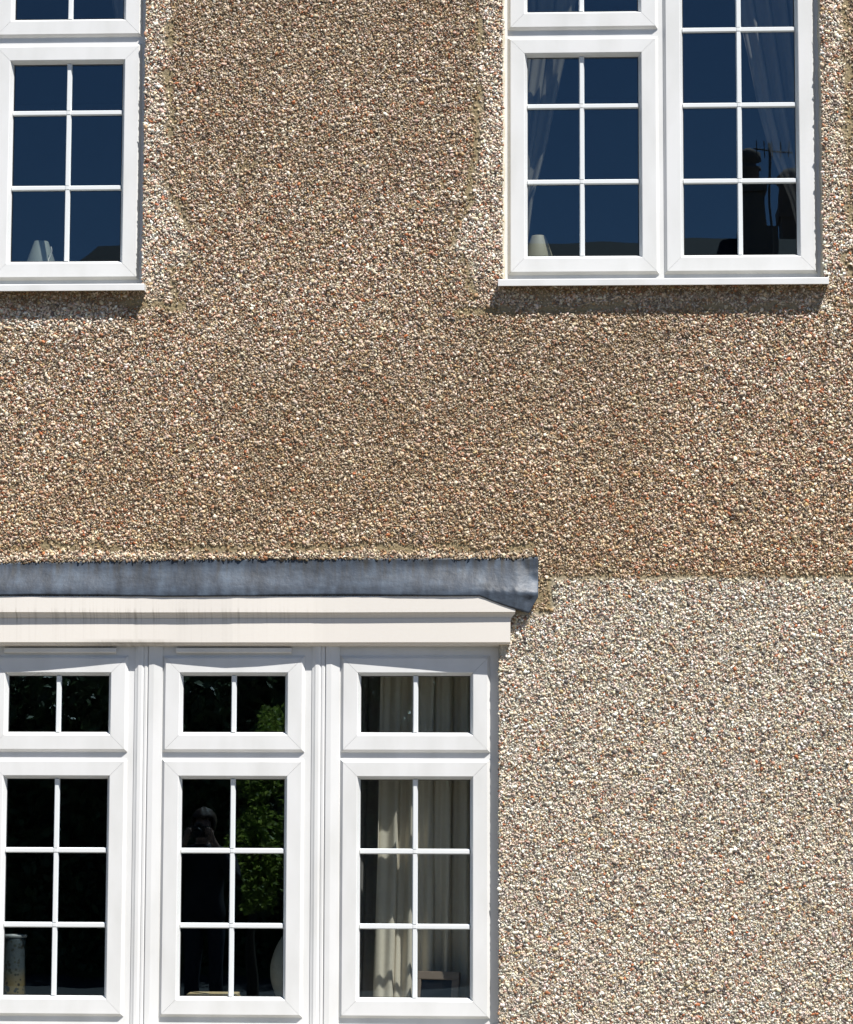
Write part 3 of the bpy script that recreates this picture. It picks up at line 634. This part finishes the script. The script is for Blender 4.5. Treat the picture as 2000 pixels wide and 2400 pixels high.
pts = q*rr*np.array([.44, .22, .80])+np.array([0.27, 0, 1.50]); pts[:, 1] -= (pts[:, 2]-1.48)*.85
leaves('foliage', M_lit, bs, pts, .026, 1.1, 8)
m = MB(); m.lathe([(.05, 0), (.035, .5), (.02, 1.2), (0, 1.6)], (0, 0, 0), 10); m.build('stem', M_wood, bs)
# house opposite with chimney
oh = empty('opposite_house', (0, -31, 0)); tag(oh, 'brick house across the street with chimney, mirrored in the upper panes', 'house')
M_br = mat('brick', (.20, .10, .07), .9); noisy(M_br, (.15, .08, .055), (.26, .13, .09), (1, 1, 3), 14)
m = MB(); m.box(-9.8, 8, -8, 0, 0, 7.6); m.build('wall', M_br, oh)
M_slate = mat('slate', (.045, .042, .045), .8)
m = MB(); m.add([(-10.2, .4, 7.5), (8.4, .4, 7.5), (8.4, -8.4, 7.5), (-10.2, -8.4, 7.5), (-7.9, -4, 11.0), (5.6, -4, 11.05)], [(0, 1, 5, 4), (2, 3, 4, 5), (1, 2, 5), (3, 0, 4), (3, 2, 1, 0)]); m.build('roof', M_slate, oh)
M_ch = mat('chimney_brick', (.30, .22, .18), .9)
m = MB(); m.box(3.25, 3.85, -4.4, -3.6, 9.6, 11.2); m.box(3.31, 3.66, -4.3, -3.7, 11.2, 11.85); m.box(3.27, 3.70, -4.35, -3.65, 11.85, 11.97); ch = m.build('chimney', M_ch, oh)
for px in (3.42,):
    m = MB(); m.lathe([(.17, 0), (.15, .30), (.19, .33), (.19, .38), (.11, .40), (.11, .46), (.2, .50), (.19, .64), (.05, .72), (0, .72)], (px, -4, 11.95), 16); m.build('chimney_pot', M_ch, ch, smooth=True)
m = MB(); m.box(4.02, 4.6, -5.4, -4.6, 9.0, 11.6); m.box(3.98, 4.64, -5.45, -4.55, 11.6, 11.8); ch2 = m.build('chimney', M_ch, oh)
m = MB(); m.lathe([(.2, 0), (.18, .4), (.24, .45), (.24, .55), (.13, .7), (0, .72)], (4.2, -5, 11.8), 16); m.build('chimney_pot', M_ch, ch2, smooth=True)
ae = tube('aerial', [(3.72, -3.3, 10.4), (3.70, -3.3, 12.6)], .022, M_ch, oh)
tube('aerial_arm', [(3.45, -3.3, 12.5), (4.05, -3.3, 12.42)], .014, M_ch, ae)
for q in range(5): tube('aerial_rod', [(3.5+q*.12, -3.3, 12.35), (3.5+q*.12, -3.3, 12.62)], .008, M_ch, ae)
for (wx, wz) in ((-9, .9), (-9, 3.2), (-4, .9), (-4, 3.2), (1, 3.2), (5, .9), (5, 3.2)):
    m = MB(); m.box(wx-.6, wx+.6, -.02, .03, wz, wz+1.3); m.build('window', mat('dark_window', (.02, .025, .03), .1), oh)

# the photographer, faintly mirrored in the middle ground floor light
def ensure_skin(name, pts, edges, rad, material, parent, levels=2):
    import bmesh
    me = bpy.data.meshes.new(name); b = bmesh.new(); L = b.verts.layers.skin.verify()
    vs = [b.verts.new(p) for p in pts]
    for e in edges: b.edges.new((vs[e[0]], vs[e[1]]))
    for i, v in enumerate(vs):
        q = rad[i]; v[L].radius = q if isinstance(q, tuple) else (q, q); v[L].use_root = (i == 0)
    b.to_mesh(me); b.free(); o = link(name, me, material, parent)
    md = o.modifiers.new('skin', 'SKIN'); md.use_smooth_shade = True
    sb = o.modifiers.new('sub', 'SUBSURF'); sb.levels = levels; sb.render_levels = levels
    return o
M_skin = mat('skin', (.42, .25, .18), .5); M_hair = mat('brown_hair', (.06, .03, .016), .6); M_jack = mat('dark_jacket', (.018, .018, .024), .8); M_jean = mat('dark_trousers', (.02, .025, .04), .8)
M_shoe = mat('black_shoes', (.015, .015, .015), .6); M_cam = mat('black_camera', (.012, .012, .013), .35)
pr = empty('person', (-2.53, -9.55, -.05)); tag(pr, 'person in dark jacket photographing the house, mirrored in the middle ground floor light', 'person')
P = [(0, 0, .80), (0, .005, .92), (0, .0, 1.06), (0, -.01, 1.19), (0, .0, 1.27), (0, .01, 1.33), (0, .02, 1.40), (0, .01, 1.47), (0, .085, 1.375), (0, .075, 1.33)]
Rr = [(.13, .10), (.115, .085), (.13, .09), (.13, .085), .048, .052, (.072, .082), (.058, .066), .014, .026]
Ed = [(0, 1), (1, 2), (2, 3), (3, 4), (4, 5), (5, 6), (6, 7), (6, 8), (5, 9)]
JP = [(0, 0, .74)]+P[1:4]+[(0, -.002, 1.25), (0, .004, 1.285)]; JR = [(.165, .135), (.135, .108), (.148, .108), (.148, .102), (.085, .080), (.058, .060)]; JE = [(0, 1), (1, 2), (2, 3), (3, 4), (4, 5)]; TP = [(0, 0, .88), (0, 0, .80)]; TR = [(.125, .10), (.140, .112)]; TE = [(0, 1)]
for sx in (-1, 1):
    n0 = len(P)
    P += [(sx*.085, 0, .76), (sx*.09, .012, .43), (sx*.095, -.01, .08), (sx*.10, .10, .035)]; Rr += [.075, .052, .036, .032]
    Ed += [(0, n0), (n0, n0+1), (n0+1, n0+2), (n0+2, n0+3)]
    n1 = len(P); P += [(sx*.165, -.01, 1.195), (sx*.225, .10, 1.02), (sx*.105, .235, 1.275), (sx*.085, .245, 1.33)]; Rr += [.050, .036, .024, (.032, .018)]
    Ed += [(3, n1), (n1, n1+1), (n1+1, n1+2), (n1+2, n1+3)]
    for k in range(4):     # fingers curl round the front of the camera body
        q = len(P); z = 1.35+.017*k-.004*k*k*.5; ln = (.024, .029, .027, .021)[k]
        P += [(sx*.082, .262, z), (sx*(.080-ln*.4), .262+ln*.55, z+.002), (sx*(.074-ln), .268+ln*.35, z+.002)]; Rr += [.0095, .0085, .0075]; Ed += [(n1+3, q), (q, q+1), (q+1, q+2)]
    q = len(P); P += [(sx*.068, .225, 1.318), (sx*.050, .215, 1.332)]; Rr += [.011, .009]; Ed += [(n1+3, q), (q, q+1)]
    a = len(JP); JP += [(sx*.165, -.01, 1.195), (sx*.225, .10, 1.02), (sx*.118, .222, 1.255)]; JR += [.062, .050, .036]; JE += [(3, a), (a, a+1), (a+1, a+2)]
    a = len(JP); JP += [(sx*.085, 0, .78), (sx*.09, 0, .70)]; JR += [.108, .098]; JE += [(0, a), (a, a+1)]
    a = len(TP); TP += [(sx*.085, 0, .76), (sx*.09, .012, .43), (sx*.095, -.01, .10)]; TR += [.088, .066, .056]; TE += [(1, a), (a, a+1), (a+1, a+2)]
body = ensure_skin('body', P, Ed, Rr, M_skin, pr)
ensure_skin('jacket', JP, JE, JR, M_jack, pr); ensure_skin('trousers', TP, TE, TR, M_jean, pr)
for sx in (-1, 1): ensure_skin('shoe', [(sx*.096, -.03, .04), (sx*.098, .06, .038), (sx*.104, .15, .03)], [(0, 1), (1, 2)], [(.042, .04), (.044, .036), (.036, .026)], M_shoe, pr)
m = MB(); vs = []; nu, nv = 28, 20
for j in range(nv+1):
    th = math.pi*j/nv
    for i in range(nu):
        a = 2*math.pi*i/nu; y = math.sin(th)*math.sin(a); x = math.sin(th)*math.cos(a); z = math.cos(th)
        k = 1+.03*math.sin(a*7+j*.4)+.02*math.sin(j*2.1)
        drop = 1.0 if z > 0 else 1.0+.75*max(0, -y)          # falls to the nape behind
        vs.append((x*.088*k, .008+y*.104*k, 1.425+z*.115*drop*k))
fs = []
for j in range(nv):
    for i in range(nu):
        q = (j*nu+i, j*nu+(i+1) % nu, (j+1)*nu+(i+1) % nu, (j+1)*nu+i); c = [sum(vs[t][d] for t in q)/4 for d in range(3)]
        if c[1] > .045 and c[2] < 1.462: continue
        if c[2] < 1.33 and c[1] > -.02: continue
        fs.append(q)
m.add(vs, fs); ho = m.build('hair', M_hair, pr, smooth=True); md = ho.modifiers.new('s', 'SOLIDIFY'); md.thickness = .012
cm = empty('camera', (-2.53, -9.315, 1.31)); tag(cm, 'black camera held up to the face by the mirrored person', 'camera')
m = MB(); m.box(-.070, .070, -.02, .02, -.042, .045); m.box(-.024, .024, -.022, .016, .045, .066); m.build('camera_body', M_cam, cm, bevel=.006)
m = MB(); m.lathe([(.0, 0), (.032, 0), (.033, .05), (.030, .075), (.027, .075), (.024, .06), (0, .06)], (0, 0, 0), 28); lo = m.build('lens', M_cam, cm, smooth=True); lo.rotation_euler = (math.radians(-90), 0, 0); lo.location = (0, .02, 0)
